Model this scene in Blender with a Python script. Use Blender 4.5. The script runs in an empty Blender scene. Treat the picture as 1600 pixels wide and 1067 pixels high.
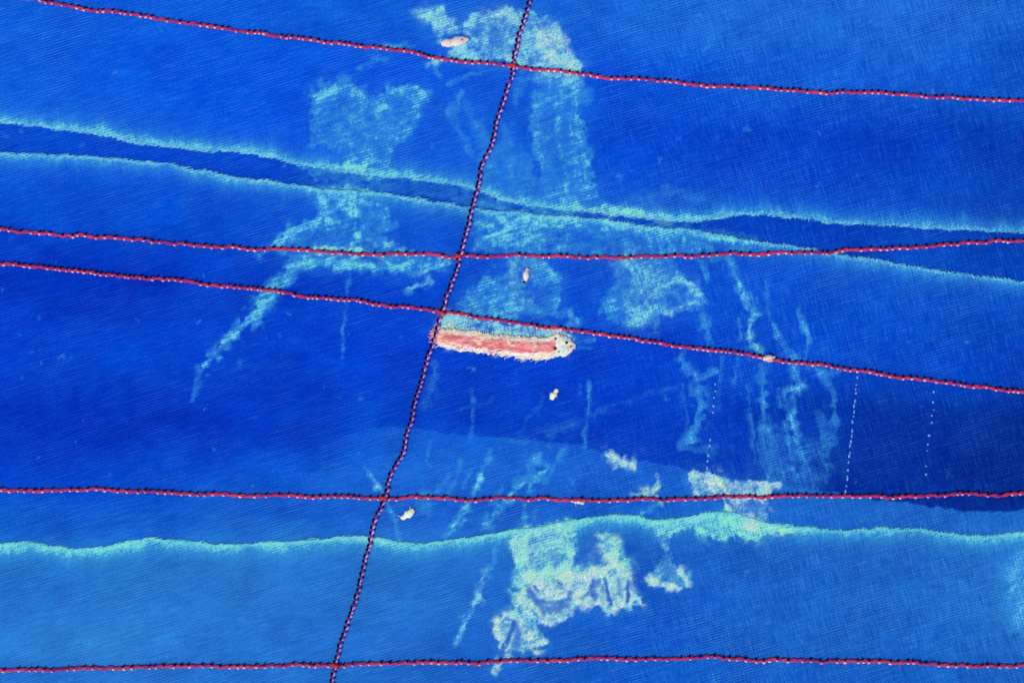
import bpy, math, random
import numpy as np
from mathutils import Vector

random.seed(7)
rng = np.random.default_rng(11)
scene = bpy.context.scene
COL = scene.collection

# ---------------------------------------------------------------- camera, sky, sun, exposure
S = 0.001                       # one picture unit is a millimetre of cloth
def W(px, py, z=0.0):           # cloth drawing coordinates (mm, y down) -> metres
    return Vector(((px - 800.0) * S, (533.5 - py) * S, z * S))

cam_d = bpy.data.cameras.new('camera')
cam = bpy.data.objects.new('camera', cam_d)
COL.objects.link(cam)
CAMH = 2.4
cam.location = (0, 0, CAMH + 0.005)
cam.rotation_euler = (0, 0, 0)
cam_d.sensor_width = 36.0
cam_d.lens = 36.0 * CAMH / 1.6
cam_d.clip_start = 0.01
cam_d.clip_end = 500
scene.camera = cam

SUN_EL, SUN_AZ = math.radians(58), math.radians(215)    # soft light from the lower left of the cloth
world = bpy.data.worlds.new('World')
scene.world = world
world.use_nodes = True
wn = world.node_tree.nodes
bg = wn['Background']
sky = wn.new('ShaderNodeTexSky')
sky.sky_type = 'NISHITA'
sky.sun_disc = False
sky.sun_elevation = SUN_EL
sky.sun_rotation = SUN_AZ
world.node_tree.links.new(sky.outputs[0], bg.inputs[0])
bg.inputs[1].default_value = 0.06
sd = bpy.data.lights.new('sun', 'SUN')
sd.energy = 1.5
sd.angle = math.radians(22)
sd.color = (1.0, 0.96, 0.92)
sun = bpy.data.objects.new('sun', sd)
COL.objects.link(sun)
dirv = Vector((math.sin(SUN_AZ) * math.cos(SUN_EL), math.cos(SUN_AZ) * math.cos(SUN_EL), math.sin(SUN_EL)))
sun.rotation_euler = dirv.to_track_quat('Z', 'Y').to_euler()
sun.location = dirv * 5
scene.render.engine = 'CYCLES'
vs = scene.view_settings
vs.view_transform = 'Standard'
vs.look = 'None'
vs.gamma = 1
vs.use_curve_mapping = False
vs.exposure = 1.0

# ---------------------------------------------------------------- small helpers
def lin(c):
    c = np.asarray(c, float) / 255.0
    return np.where(c <= 0.04045, c / 12.92, ((c + 0.055) / 1.055) ** 2.4)

LIGHT = np.array([1.12, 1.12, 1.22])        # what a white card on the cloth would read
def alb(r, g, b):
    return np.clip(lin((r, g, b)) / LIGHT, 0.0, 0.85)

TAB = rng.random((256, 256))
def vnoise(x, y, seed=0):
    x = np.asarray(x, float) + seed * 17.31
    y = np.asarray(y, float) + seed * 41.77
    xi = np.floor(x).astype(int); yi = np.floor(y).astype(int)
    fx = x - xi; fy = y - yi
    fx = fx * fx * (3 - 2 * fx); fy = fy * fy * (3 - 2 * fy)
    a = TAB[xi & 255, yi & 255]; b = TAB[(xi + 1) & 255, yi & 255]
    c = TAB[xi & 255, (yi + 1) & 255]; d = TAB[(xi + 1) & 255, (yi + 1) & 255]
    return (a * (1 - fx) + b * fx) * (1 - fy) + (c * (1 - fx) + d * fx) * fy
def fbm(x, y, seed=0, o=4):
    s = 0; a = 0.5; t = 0
    for k in range(o):
        s = s + a * vnoise(x * 2 ** k, y * 2 ** k, seed + k * 3); t += a; a *= 0.55
    return s / t
def sstep(a, b, x):
    t = np.clip((x - a) / (b - a), 0, 1)
    return t * t * (3 - 2 * t)

TH = math.radians(16.5)                    # weft runs up to the right by this much
def uv(x, y):                              # along the weft / along the warp
    return x * math.cos(TH) - y * math.sin(TH), x * math.sin(TH) + y * math.cos(TH)

# ---------------------------------------------------------------- edges of the cloths
def curve(pts, jitter, seed):
    px = np.array([p[0] for p in pts], float); py = np.array([p[1] for p in pts], float)
    def f(x):
        x = np.asarray(x, float)
        # smoothed interpolation
        y = sum(np.interp(x + o, px, py) for o in (-14, -7, 0, 7, 14)) / 5.0
        n = (fbm(x / 16.0, x * 0 + 3.3, seed, 3) - 0.5) * jitter * 1.6
        saw = ((x / 8.3 + vnoise(x / 30.0, x * 0 + 9.1, seed + 5) * 2.6) % 1.0 - 0.5) * jitter * 0.55
        return y + n - saw
    return f
L1 = curve([(-400,150),(0,190),(50,196),(100,204),(150,209),(200,221),(250,229),(300,233),(380,239),(420,246),(450,253),(500,262),(560,271),(600,276),(640,279),(700,288),(740,295),(780,311),(820,321),(900,328),(1000,340),(1060,348),(1110,342),(1160,335),(1200,336),(1260,342),(1300,348),(1400,353),(1500,359),(1600,363),(2000,372)], 4.0, 1)
L2 = curve([(-400,225),(0,238),(60,242),(100,243),(200,251),(260,255),(300,264),(400,281),(470,290),(500,297),(560,299),(600,303),(640,310),(700,319),(760,329),(820,333),(860,337),(930,341),(980,350),(1040,357),(1070,358),(1100,361),(1160,374),(1200,380),(1260,387),(1300,396),(1400,411),(1450,420),(1500,427),(1600,441),(2000,490)], 4.0, 2)
L3 = curve([(-400,838),(0,849),(40,847),(80,853),(100,857),(150,858),(175,853),(200,846),(240,840),(270,843),(300,847),(370,852),(430,847),(465,848),(500,842),(540,838),(570,838),(600,843),(650,850),(690,847),(720,842),(760,835),(800,828),(850,822),(880,816),(930,808),(990,803),(1015,812),(1050,812),(1090,804),(1130,799),(1160,804),(1200,818),(1240,822),(1320,829),(1380,824),(1430,826),(1500,836),(1550,838),(1600,832),(2000,840)], 4.0, 3)
DX = [-400,500,600,650,700,800,900,960,1040,1100,1150,1220,1290,1400,1500,1550,1600,2000]
DY = [690,690,666,668,678,685,695,710,727,740,748,757,768,784,797,799,797,790]
def DB(x):
    return np.interp(x, DX, DY) + (fbm(x / 12.0, x * 0 + 1.7, 9, 3) - .5) * 9

# ---------------------------------------------------------------- base colour of the cloth, set area by area
GX = np.array([0,200,400,600,800,1000,1200,1400,1600], float)
GYA = np.array([20,130,225,330,450,560,660,760], float)
GA = np.array([
 [(14,90,217),(14,90,220),(10,86,216),(16,92,216),(20,92,212),(26,100,216),(32,104,216),(32,102,214),(24,96,206)],
 [(14,90,220),(6,84,220),(3,80,220),(8,80,220),(16,84,216),(4,76,212),(16,88,212),(18,86,210),(8,76,200)],
 [(4,80,216),(4,80,220),(2,76,220),(12,84,216),(16,88,214),(0,70,210),(0,64,204),(0,60,196),(0,56,186)],
 [(0,72,208),(2,74,210),(0,72,206),(10,80,208),(12,76,208),(8,76,208),(0,68,204),(2,70,204),(0,62,190)],
 [(0,50,196),(0,48,194),(0,60,202),(0,64,206),(8,72,208),(8,76,208),(6,76,208),(8,80,206),(2,74,202)],
 [(0,62,206),(0,66,206),(0,62,204),(0,60,206),(0,58,202),(0,62,206),(4,72,206),(2,72,204),(0,60,192)],
 [(0,48,192),(0,46,190),(0,52,196),(0,66,204),(0,58,198),(0,52,192),(4,58,192),(0,46,172),(0,42,162)],
 [(0,60,200),(2,66,204),(8,78,208),(20,90,208),(20,88,208),(8,62,196),(4,56,188),(0,42,166),(0,40,160)]], float)
GYB = np.array([690,740,800,850,930,1000,1067], float)
GB = np.array([
 [(0,56,198),(0,60,200),(6,76,208),(20,88,208),(22,92,210),(20,88,206),(20,86,204),(24,92,200),(24,92,200)],
 [(0,62,204),(4,68,206),(14,84,210),(28,98,212),(28,98,212),(24,92,208),(20,90,204),(26,96,202),(26,96,202)],
 [(12,84,206),(16,88,208),(18,90,208),(26,94,208),(26,94,208),(22,92,206),(26,96,204),(28,98,202),(28,100,202)],
 [(28,108,210),(30,110,210),(32,110,210),(32,108,210),(28,102,208),(22,92,206),(22,94,204),(26,98,204),(30,104,206)],
 [(34,114,212),(38,118,212),(38,116,212),(34,112,210),(28,102,208),(16,88,206),(22,96,206),(26,102,206),(34,110,208)],
 [(40,120,214),(42,122,214),(36,116,214),(34,110,212),(26,98,206),(14,88,206),(24,98,206),(24,98,206),(28,106,206)],
 [(34,112,212),(38,116,212),(32,110,210),(28,104,208),(20,94,206),(14,90,206),(18,94,206),(20,96,206),(26,102,206)]], float)
def grid_lookup(G, gx, gy, x, y):
    fx = np.interp(x, gx, np.arange(len(gx))); fy = np.interp(y, gy, np.arange(len(gy)))
    i = np.clip(np.floor(fx).astype(int), 0, len(gx) - 2); j = np.clip(np.floor(fy).astype(int), 0, len(gy) - 2)
    a = fx - i; b = fy - j
    a = (a * a * (3 - 2 * a))[..., None]; b = (b * b * (3 - 2 * b))[..., None]
    return (G[j, i] * (1 - a) + G[j, i + 1] * a) * (1 - b) + (G[j + 1, i] * (1 - a) + G[j + 1, i + 1] * a) * b
def base_tint(x, y, lower):
    wx = x + (fbm(x / 90, y / 60, 21) - .5) * 150; wy = y + (fbm(x / 110, y / 70, 22) - .5) * 60
    a = grid_lookup(GA, GX, GYA, wx, wy)
    b = grid_lookup(GB, GX, GYB, wx, wy)
    soft = sstep(620, 480, x)
    s = sstep(-1.6, 1.6, y - DB(x)) * (1 - soft) + sstep(670, 800, y) * soft
    b = b + np.array([3, -3, -5]) * sstep(780, 860, y)[..., None]
    if lower: s = np.ones_like(x)
    s = s[..., None]
    c = a * (1 - s) + b * s
    n = (fbm(x / 60, y / 40, 31, 5) - .5)[..., None]
    c = c * (1 + n * 0.10) + n * np.array([6, 15, 2]) + (fbm(x / 14, y / 12, 37, 3) - .5)[..., None] * np.array([4, 12, 4]) - np.array([1, 2, 1])
    c = c + np.stack([-.25 * (c[..., 0] > 8) * 8, 3 + 0 * c[..., 1], -.35 * np.maximum(0, 214 - c[..., 2])], -1)
    c = np.clip(c, 0, 255)
    return np.clip(lin(c) / LIGHT, 0.0005, 0.85)

# ---------------------------------------------------------------- stains, and one painted glare spot: (kind, points, width, strength, chalk, green, mottle, streak)
ST = []
def ln(pts, w, s, chalk=0.0, green=0.2, mot=0.5, streak=0.4): ST.append(('l', pts, w, s, chalk, green, mot, streak))
def pg(pts, s, chalk=0.0, green=0.2, mot=0.6, streak=0.4, soft=9): ST.append(('p', pts, soft, s, chalk, green, mot, streak))
# bleached cloud at the top
pg([(656,25),(672,12),(690,12),(715,38),(740,18),(765,22),(790,8),(815,14),(850,22),(876,40),(880,75),(903,92),(912,112),(880,116),(835,104),(790,98),(745,96),(705,92),(700,80),(735,62),(722,50),(690,50),(664,42)], .80, .12, .35, .75, .45, 7)
ln([(664,22),(684,26),(694,40)], 30, .85, .25, .5, .5)
ln([(845,58),(872,66),(880,84)], 36, .8, .5, .4, .5); ln([(862,88),(892,104)], 26, .8, .45, .4, .5)
ln([(760,30),(792,18),(808,30)], 24, .7, .3, .4, .6)
ln([(690,60),(735,78)], 16, .6, .1, .3, .6); ln([(668,98),(700,92)], 14, .6, .1, .3, .5); ln([(678,98),(684,116)], 9, .5)
ln([(590,74),(612,76),(640,72)], 9, .45); ln([(562,105),(585,94),(606,90)], 9, .36); ln([(700,132),(735,118),(750,116)], 7, .33)
# left cloud on the upper cloth
pg([(487,152),(512,140),(520,120),(545,128),(560,138),(585,146),(612,140),(640,132),(672,150),(660,168),(654,190),(640,212),(616,232),(612,262),(560,262),(530,240),(478,230),(486,190)], .46, 0, .2, .75, .55, 12)
ln([(490,150),(530,130),(560,142)], 26, .5, 0, .3, .6, .6); ln([(606,142),(650,140),(668,148)], 12, .58); ln([(620,225),(640,205),(652,190)], 9, .42)
ln([(492,150),(486,225)], 12, .4, 0, .2, .4, .6); ln([(575,215),(570,262)], 14, .4); ln([(612,232),(604,260)], 10, .33)
ln([(532,196),(560,180),(600,170)], 26, .48, 0, .3, .6)
# curtain right of the upright cord
pg([(852,124),(908,120),(904,160),(912,200),(924,262),(938,318),(880,326),(850,318),(842,250),(828,190),(836,150)], .36, 0, .15, .55, .75, 14)
ln([(868,116),(880,160),(892,200),(898,250),(915,310)], 16, .40, 0, .1, .4, .6); ln([(838,150),(832,200),(846,250),(858,318)], 16, .38, 0, .2, .5)
ln([(905,190),(918,240),(922,290)], 16, .36); ln([(878,118),(905,150)], 40, .42)
ln([(722,142),(716,160),(700,176)], 16, .36, 0, .3, .5); ln([(705,180),(722,210),(735,240)], 14, .26); ln([(745,195),(760,230),(770,262)], 26, .30)
ln([(790,196),(796,250),(802,300)], 18, .32); ln([(842,118),(810,130),(806,160)], 12, .26); ln([(727,160),(740,190)], 10, .25)
pg([(745,235),(800,215),(830,240),(842,300),(800,312),(756,292)], .26, 0, .2, .6, .6, 14)
# in and around the gap
pg([(462,256),(520,262),(600,268),(700,290),(760,306),(820,322),(800,330),(700,316),(640,306),(590,302),(556,300),(520,296),(490,288)], .42, 0, .2, 1.0, .4, 8)
ln([(500,262),(545,262),(590,268),(650,280)], 16, .62, 0, .75, .3); ln([(545,262),(575,272)], 16, .75, .05, .9, .3)
ln([(500,298),(540,296),(580,300)], 9, .78, .05, .9, .2)
ln([(880,326),(940,328),(1010,334),(1060,345),(1110,338)], 12, .62, 0, .6, .4); ln([(840,332),(900,342),(960,350)], 18, .5, 0, .5, .5)
ln([(1010,315),(1050,300),(1100,310)], 30, .22, 0, .1, .6); ln([(1066,340),(1130,334)], 14, .42)
# below the gap, left
pg([(505,302),(560,302),(600,316),(618,345),(600,372),(640,392),(700,400),(715,412),(690,424),(655,432),(600,424),(540,418),(500,416),(462,412),(440,398),(418,392),(452,352),(495,342)], .50, 0, .3, .8, .55, 8)
ln([(410,394),(440,376),(468,354),(500,340)], 15, .55); ln([(462,408),(510,410),(570,414),(640,416),(690,408)], 18, .60, 0, .5, .6, .6)
ln([(498,300),(505,330),(520,350)], 14, .6); ln([(592,362),(620,352)], 9, .4); ln([(545,310),(556,360)], 18, .5, 0, .3, .7)
ln([(655,424),(684,418),(694,406)], 10, .6, .05, .3); ln([(640,450),(662,444),(676,436)], 11, .6, .05, .3, .5)
ln([(500,408),(462,412),(436,444),(412,474)], 27, .58, 0, .4, .45, .7); ln([(414,470),(392,500),(366,524)], 22, .58, 0, .4, .4, .7)
ln([(366,522),(344,546),(316,574)], 17, .62, 0, .3, .4, .7); ln([(316,574),(308,600),(300,622)], 9, .3, 0, .1, .5)
ln([(545,408),(545,440),(540,480),(536,520),(534,556)], 4, .30, 0, .1, .9)
# centre below the gap
pg([(742,342),(800,336),(900,336),(902,352),(880,388),(842,400),(800,398),(786,376),(748,392),(735,384),(760,360)], .48, 0, .4, .8, .55, 10)
ln([(770,330),(790,350),(786,384)], 12, .55, 0, .4); ln([(800,332),(900,340)], 14, .6, 0, .5, .5)
ln([(850,345),(830,380),(815,398)], 46, .45, 0, .4, .6)
pg([(790,402),(860,404),(880,430),(874,470),(862,492),(820,500),(770,498),(724,496),(712,482),(726,452),(760,436),(796,424)], .47, 0, .3, .85, .5, 9)
ln([(722,480),(760,470),(800,476),(845,490)], 24, .48, 0, .3, .7); ln([(812,410),(806,440),(826,470)], 34, .52, .05, .5, .8)
ln([(860,486),(890,490),(900,502),(880,514)], 14, .5, 0, .3, .7)
# right hand cloud
pg([(915,345),(985,352),(1040,362),(1100,378),(1090,396),(1050,402),(1080,436),(1094,460),(1092,486),(1060,494),(1025,500),(975,506),(945,500),(938,470),(960,444),(972,408),(950,382),(926,376)], .44, 0, .3, .8, .55, 10)
ln([(1040,444),(1068,440),(1090,452),(1094,474)], 12, .72, .10, .3, .5); ln([(1046,486),(1070,480),(1092,468)], 10, .68, .1, .3, .5)
ln([(980,410),(1020,450),(1000,490)], 60, .60, .05, .5, .9); ln([(1050,366),(1100,384),(1115,398)], 20, .5, 0, .5, .5); ln([(950,496),(990,502)], 10, .4)
ln([(1050,350),(1110,374),(1160,384)], 16, .45, 0, .3); ln([(936,490),(946,478),(958,470)], 8, .4)
ln([(852,120),(866,118),(905,122)], 26, .55, .05, .4, .6, .4); ln([(893,130),(899,180),(908,240),(925,310)], 9, .46, 0, .3, .6, .3); ln([(868,150),(872,210),(884,262),(880,322)], 9, .44, 0, .3, .6, .3)
ln([(900,326),(980,332),(1050,346)], 18, .80, .05, .85, .5, .4); ln([(780,312),(840,324),(900,330)], 10, .66, 0, .7, .5); ln([(930,341),(1010,353),(1080,363),(1180,378)], 14, .70, 0, .7, .5)
ln([(640,276),(700,286),(752,298)], 10, .66, 0, .7, .5); ln([(740,318),(820,332),(900,340)], 9, .66, .0, .8, .5)
ln([(455,356),(500,344),(540,348)], 14, .58, 0, .6, .7); ln([(548,310),(552,350),(560,372)], 22, .55, 0, .6, .8); ln([(500,388),(560,392),(620,396)], 20, .66, .05, .6, .7)
pg([(742,338),(800,336),(900,338),(1000,356),(1100,366),(1096,398),(1000,402),(880,402),(800,400),(730,396)], .34, 0, .3, .9, .8, 12)
ln([(764,345),(776,362),(768,378)], 6, .5, 0, .4); ln([(748,384),(760,370),(776,366)], 6, .4)
ln([(846,345),(880,350),(900,342)], 26, .62, 0, .6, .8)
# lower crust: sea-green streaks running down from the edge
ln([(806,830),(812,870),(808,915)], 18, .85, .1, .9, .5, .5); ln([(842,828),(838,866),(830,900)], 14, .6, 0, .9, .6, .5); ln([(872,822),(866,862),(852,898)], 16, .7, .05, .9, .6, .5); ln([(892,818),(894,850),(880,890)], 16, .85, .1, .9, .5, .5)
ln([(826,896),(870,892),(884,902)], 26, .9, .35, .8, .5, .2); ln([(776,972),(790,962),(806,958)], 9, .85, .5, .6, .5, .1); ln([(838,990),(846,1004)], 12, .8, .3, .8, .6, .1)
ln([(946,846),(962,862),(976,886)], 30, .72, .1, .9, .6, .3); ln([(905,888),(930,882),(950,888)], 12, .85, .25, .8, .6, .2)
ln([(1200,826),(1230,827),(1262,828)], 10, .9, .1, 1.0, .3, .2)
# long drips on the right
ln([(1138,398),(1146,424),(1158,448)], 11, .46, 0, .2, .5, .3); ln([(1158,446),(1172,470),(1178,490)], 15, .55, 0, .3, .5, .2); ln([(1178,490),(1172,512),(1172,532),(1186,550)], 15, .64, .05, .5, .4, .2)
ln([(1196,566),(1190,600),(1192,640),(1198,680)], 13, .34, 0, .1, .6, .3); ln([(1198,670),(1206,710),(1216,755)], 34, .32, 0, .1, .6, .5)
ln([(1086,398),(1100,420),(1106,440)], 9, .34); ln([(1096,492),(1104,512),(1108,540)], 14, .48, 0, .3, .5, .3); ln([(1092,440),(1098,500)], 8, .3)
ln([(1154,498),(1156,530)], 6, .38); ln([(1152,560),(1150,600)], 5, .28, 0, .1, .9)
ln([(1208,504),(1216,530),(1228,548),(1250,560)], 10, .42); ln([(1250,484),(1256,510),(1262,530),(1258,560)], 8, .50, .0, .2, .6)
ln([(1264,570),(1285,582),(1310,580)], 14, .42); ln([(1280,580),(1300,604),(1304,640)], 12, .28, 0, .1, .9)
ln([(1238,560),(1246,600),(1236,630),(1244,680)], 12, .38); ln([(1224,612),(1238,660),(1252,700),(1262,745)], 22, .36, 0, .1, .6, .4); ln([(1225,612),(1256,602)], 9, .42)
ln([(1276,640),(1290,680),(1284,720)], 12, .25); ln([(1304,640),(1306,690)], 9, .25, 0, .1, .8)
ln([(1064,552),(1072,574),(1088,594)], 14, .46, 0, .3, .5); ln([(1088,594),(1120,582)], 9, .46); ln([(1090,600),(1096,630),(1088,660),(1082,690)], 22, .34, 0, .1, .5, .5); ln([(1086,690),(1062,700),(1110,704)], 16, .26)
pg([(1180,700),(1200,676),(1300,690),(1310,740),(1280,770),(1240,772),(1186,748)], .17, 0, .1, .8, .8, 16)
# faint marks in the middle
ln([(922,598),(920,618),(918,640)], 6, .46); ln([(918,645),(916,660),(913,700)], 4, .28, 0, .1, .9); ln([(738,606),(740,636),(736,690)], 5, .24, 0, .1, .9)
ln([(720,640),(760,628),(770,622)], 5, .12); ln([(680,565),(676,600),(664,640)], 14, .14); ln([(925,545),(890,545)], 4, .2)
ln([(860,680),(920,650),(1000,620),(1060,606)], 9, .12, 0, 0, .9, .9); ln([(800,690),(850,676),(900,662)], 12, .12, 0, 0, .9, .9); ln([(810,680),(850,620)], 6, .10)
ln([(900,536),(930,530)], 4, .28)
# creamy clumps and wisps
ln([(950,710),(966,720),(986,724)], 13, .95, .8, .7, .35, .1); ln([(1012,768),(1026,762),(1030,752)], 15, .95, .8, .9, .35, .1); ln([(990,772),(1012,774)], 7, .6, .1, .5)
ln([(720,720),(712,748),(700,770)], 7, .3); ln([(738,736),(724,760)], 5, .28); ln([(880,700),(866,730),(850,752)], 9, .3); ln([(672,690),(664,720)], 6, .2)
ln([(1068,600),(1074,650),(1070,690)], 8, .18, 0, .1, .9); ln([(1130,560),(1126,600),(1124,640)], 5, .2, 0, .1, .9); ln([(1170,600),(1174,660),(1180,720)], 7, .22, 0, .1, .9)
ln([(1196,440),(1200,480),(1204,500)], 6, .25, 0, .1, .9); ln([(1230,660),(1232,700),(1246,750)], 12, .34, 0, .1, .9); ln([(1300,650),(1296,700),(1290,750)], 8, .26, 0, .1, .9)
# spots on the lower band
ln([(948,708),(965,716),(984,722)], 15, .82, .35, .4, .6, .1); ln([(962,726),(978,712)], 10, .8, .5, .3, .5); ln([(1010,766),(1024,762),(1030,754)], 15, .78, .35, .6, .5, .1); ln([(1000,774),(1016,770)], 8, .5)
pg([(1074,734),(1090,738),(1112,742),(1150,748),(1180,752),(1220,760),(1206,772),(1180,778),(1084,776)], .74, .45, .45, .6, .2, 5)
ln([(1086,742),(1090,772)], 9, .85, .6, .6, .4, .1); ln([(1126,748),(1138,774)], 15, .85, .75, .95, .3, .1); ln([(1098,752),(1116,770)], 22, .8, .85, .0, .5, .1)
ln([(1186,766),(1204,758),(1218,758)], 9, .8, .4, .5); ln([(1134,780),(1146,806)], 6, .8, .3, .7, .3, 0); ln([(1160,780),(1172,815)], 28, .75, .6, .1, .7, .1); ln([(1190,780),(1196,814)], 20, .66, .2, .4, .6, .1)
ln([(572,728),(582,742),(592,762)], 6, .5, 0, .3, .5, .1); ln([(590,760),(602,778)], 11, .62, .1, .5, .5, .1); ln([(604,784),(614,800),(618,820),(622,842)], 9, .52, 0, .4, .4, .1)
ln([(768,700),(758,726),(748,752)], 7, .34, 0, .2, .6); ln([(752,744),(740,772),(724,800)], 11, .58, 0, .4, .5); ln([(724,796),(710,818),(700,836)], 13, .6, 0, .6, .5); 
ln([(700,744),(684,762)], 9, .32); ln([(688,766),(676,770)], 7, .3); ln([(662,776),(666,800)], 16, .26, 0, .3)
ln([(846,708),(826,738),(800,770)], 18, .44, 0, .3, .6, .3); ln([(858,730),(834,752),(826,764)], 14, .46, 0, .5, .5); ln([(800,768),(780,796),(762,820)], 16, .56, 0, .5, .5); ln([(818,788),(820,806),(820,826)], 6, .55, 0, .5)
ln([(784,764),(770,790)], 8, .35); ln([(836,800),(828,826)], 7, .3); ln([(886,815),(840,835)], 20, .4, 0, .6)
# crusty patch below the third edge
pg([(816,886),(850,896),(890,890),(930,880),(962,884),(985,908),(1000,940),(975,940),(960,955),(940,950),(925,938),(900,944),(885,962),(850,968),(826,950),(812,930)], .8, .50, .45, .7, .2, 6)
ln([(945,842),(960,856),(972,880)], 26, .62, .15, .9, .7, .2); ln([(918,884),(936,888)], 26, .7, .3, .7, .6); ln([(856,826),(850,880)], 26, .42, 0, .7, .7, .4)
ln([(1100,830),(1130,815),(1180,828)], 34, .72, .05, 1.0, .4, .3)
pg([(792,836),(826,824),(900,812),(898,850),(892,886),(930,886),(950,898),(952,866),(938,850),(956,846),(976,870),(984,900),(992,930),(1002,944),(986,950),(972,938),(962,962),(948,966),(934,944),(914,946),(890,962),(880,972),(838,966),(828,952),(836,980),(846,1006),(820,1016),(800,1010),(780,1030),(774,1050),(766,1050),(778,1020),(784,1002),(772,984),(780,966),(806,960),(812,934),(806,900),(800,864)], .76, .26, .6, .5, .25, 7)
ln([(820,830),(816,880),(812,930),(806,966)], 22, .74, .2, .8, .5, .2); ln([(884,826),(886,860),(876,890)], 22, .78, .1, .9, .4, .2); ln([(850,850),(840,880)], 18, .5, .0, .6, .6, .3)
ln([(838,910),(870,922),(900,912),(926,896)], 32, .85, .85, .15, .7, .05); ln([(816,930),(820,956)], 14, .85, .8, .2, .6, .0); ln([(946,852),(966,884),(980,920)], 34, .85, .55, .5, .6, .05)
ln([(900,934),(912,944),(936,940)], 16, .85, .8, .2, .6, 0); ln([(838,966),(866,972),(890,962)], 9, .9, .75, .2, .5, 0); ln([(984,926),(998,940)], 14, .9, .7, .3, .5, 0)
ln([(952,964),(962,952),(974,940)], 7, .9, .7, .2, .4, 0); ln([(778,972),(782,996)], 15, .85, .85, .4, .6, 0); ln([(816,968),(826,994),(836,1008)], 18, .85, .8, .6, .6, 0); ln([(842,1004),(850,1000)], 7, .8, .6, .3, .4, 0)
ln([(770,1050),(782,1036),(796,1022)], 8, .85, .6, .3, .4, 0); ln([(936,1),(936,2)], 1, .01)
ln([(768,842),(772,870),(762,896)], 12, .40, 0, .2, .5, .3); ln([(762,890),(750,914),(748,934)], 14, .55, .1, .2, .5, .1); ln([(748,930),(736,956),(724,982),(712,1004)], 9, .62, .05, .1, .4, .1); ln([(724,960),(722,962)], 5, .5)
# green crest and its tail on the right
pg([(1012,810),(1050,812),(1090,804),(1130,799),(1160,804),(1200,818),(1246,824),(1210,836),(1180,842),(1150,838),(1118,848),(1104,842),(1082,828),(1050,836),(1034,834)], .72, .08, .9, .5, .4, 5)
ln([(1190,824),(1216,828),(1246,826)], 14, .88, .2, 1.0, .4, .2); ln([(1140,800),(1150,826),(1156,838)], 16, .7, .1, 1., .4)
pg([(1028,832),(1050,832),(1046,862),(1062,880),(1076,884),(1078,918),(1056,924),(1030,918),(1016,912),(1022,892),(1036,866)], .46, .05, .5, .7, .3, 7)
ln([(1018,906),(1036,914),(1056,916)], 12, .85, .55, .5, .5, 0); ln([(1066,888),(1074,916)], 11, .8, .5, .6, .4, 0); ln([(1004,806),(1018,796),(1034,786)], 8, .5, .0, .5)
ln([(1598,880),(1594,920),(1598,970)], 66, .50, .0, .0, .1, .1); ln([(1600,880),(1600,960)], 130, .17, .0, .0, .1, .1)  # soft glow at the right edge: sun glare painted in as bleach
ln([(0,1000),(200,1010)], 90, .12, 0, .2, .8); ln([(120,1000),(150,1010)], 12, .24, 0, .2, .9)
# slits and holes in the crust (bare or purple cloth), as cut-outs
pg([(690,492),(740,494),(800,503),(850,510),(890,520),(905,532),(880,528),(850,532),(780,528),(720,520),(690,516)], .98, .18, .45, .8, .3, 5)
ln([(690,512),(706,508)], 16, .85, .5, .5, .4, .1); ln([(730,514),(770,518),(820,522)], 10, .7, .3, .4, .9, .1); ln([(868,516),(890,524)], 14, .8, .5, .4, .6, .1)
ln([(700,528),(780,536),(880,538)], 20, .8, .4, .3, .2, .1)
CUT = [([(804,968),(798,988),(790,1006),(780,1028)], 5, .95), ([(806,974),(812,990),(806,1004)], 13, .6), ([(942,906),(950,924),(956,946)], 4, .95), ([(930,908),(925,924),(932,934)], 11, .8), ([(940,920),(944,945)], 8, .35),
       ([(828,922),(838,938),(848,954)], 11, .75), ([(842,938),(866,942),(886,934),(892,924)], 7, .6), ([(982,910),(981,938)], 4, .95), ([(910,932),(918,926)], 6, .6), ([(966,926),(972,930)], 6, .4), ([(836,916),(842,922)], 4, .9),
       ([(856,952),(884,948)], 12, .6), ([(938,915),(950,930)], 9, .35), ([(968,905),(966,925)], 8, .4), ([(872,905),(878,912)], 5, .5), ([(1000,960),(1000,961)], 1, .1), ([(742,50),(748,44)], 18, .75), ([(790,160),(780,200)], 22, .6), ([(912,880),(930,870),(925,850)], 26, .8), ([(862,862),(870,880)], 12, .45), ([(1120,838),(1116,846)], 4, .6), ([(1170,790),(1178,798)], 7, .6)]

def seg_dist(x, y, pts):
    d = np.full(x.shape, 1e9)
    for (x0, y0), (x1, y1) in zip(pts[:-1], pts[1:]):
        dx, dy = x1 - x0, y1 - y0
        t = np.clip(((x - x0) * dx + (y - y0) * dy) / (dx * dx + dy * dy + 1e-9), 0, 1)
        d = np.minimum(d, np.hypot(x - x0 - t * dx, y - y0 - t * dy))
    return d
def inside(x, y, pts):
    r = np.zeros(x.shape, bool); n = len(pts)
    for i in range(n):
        x0, y0 = pts[i]; x1, y1 = pts[(i + 1) % n]
        if y0 == y1: continue
        c = ((y0 > y) != (y1 > y)) & (x < (x1 - x0) * (y - y0) / (y1 - y0) + x0)
        r ^= c
    return r

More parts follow.
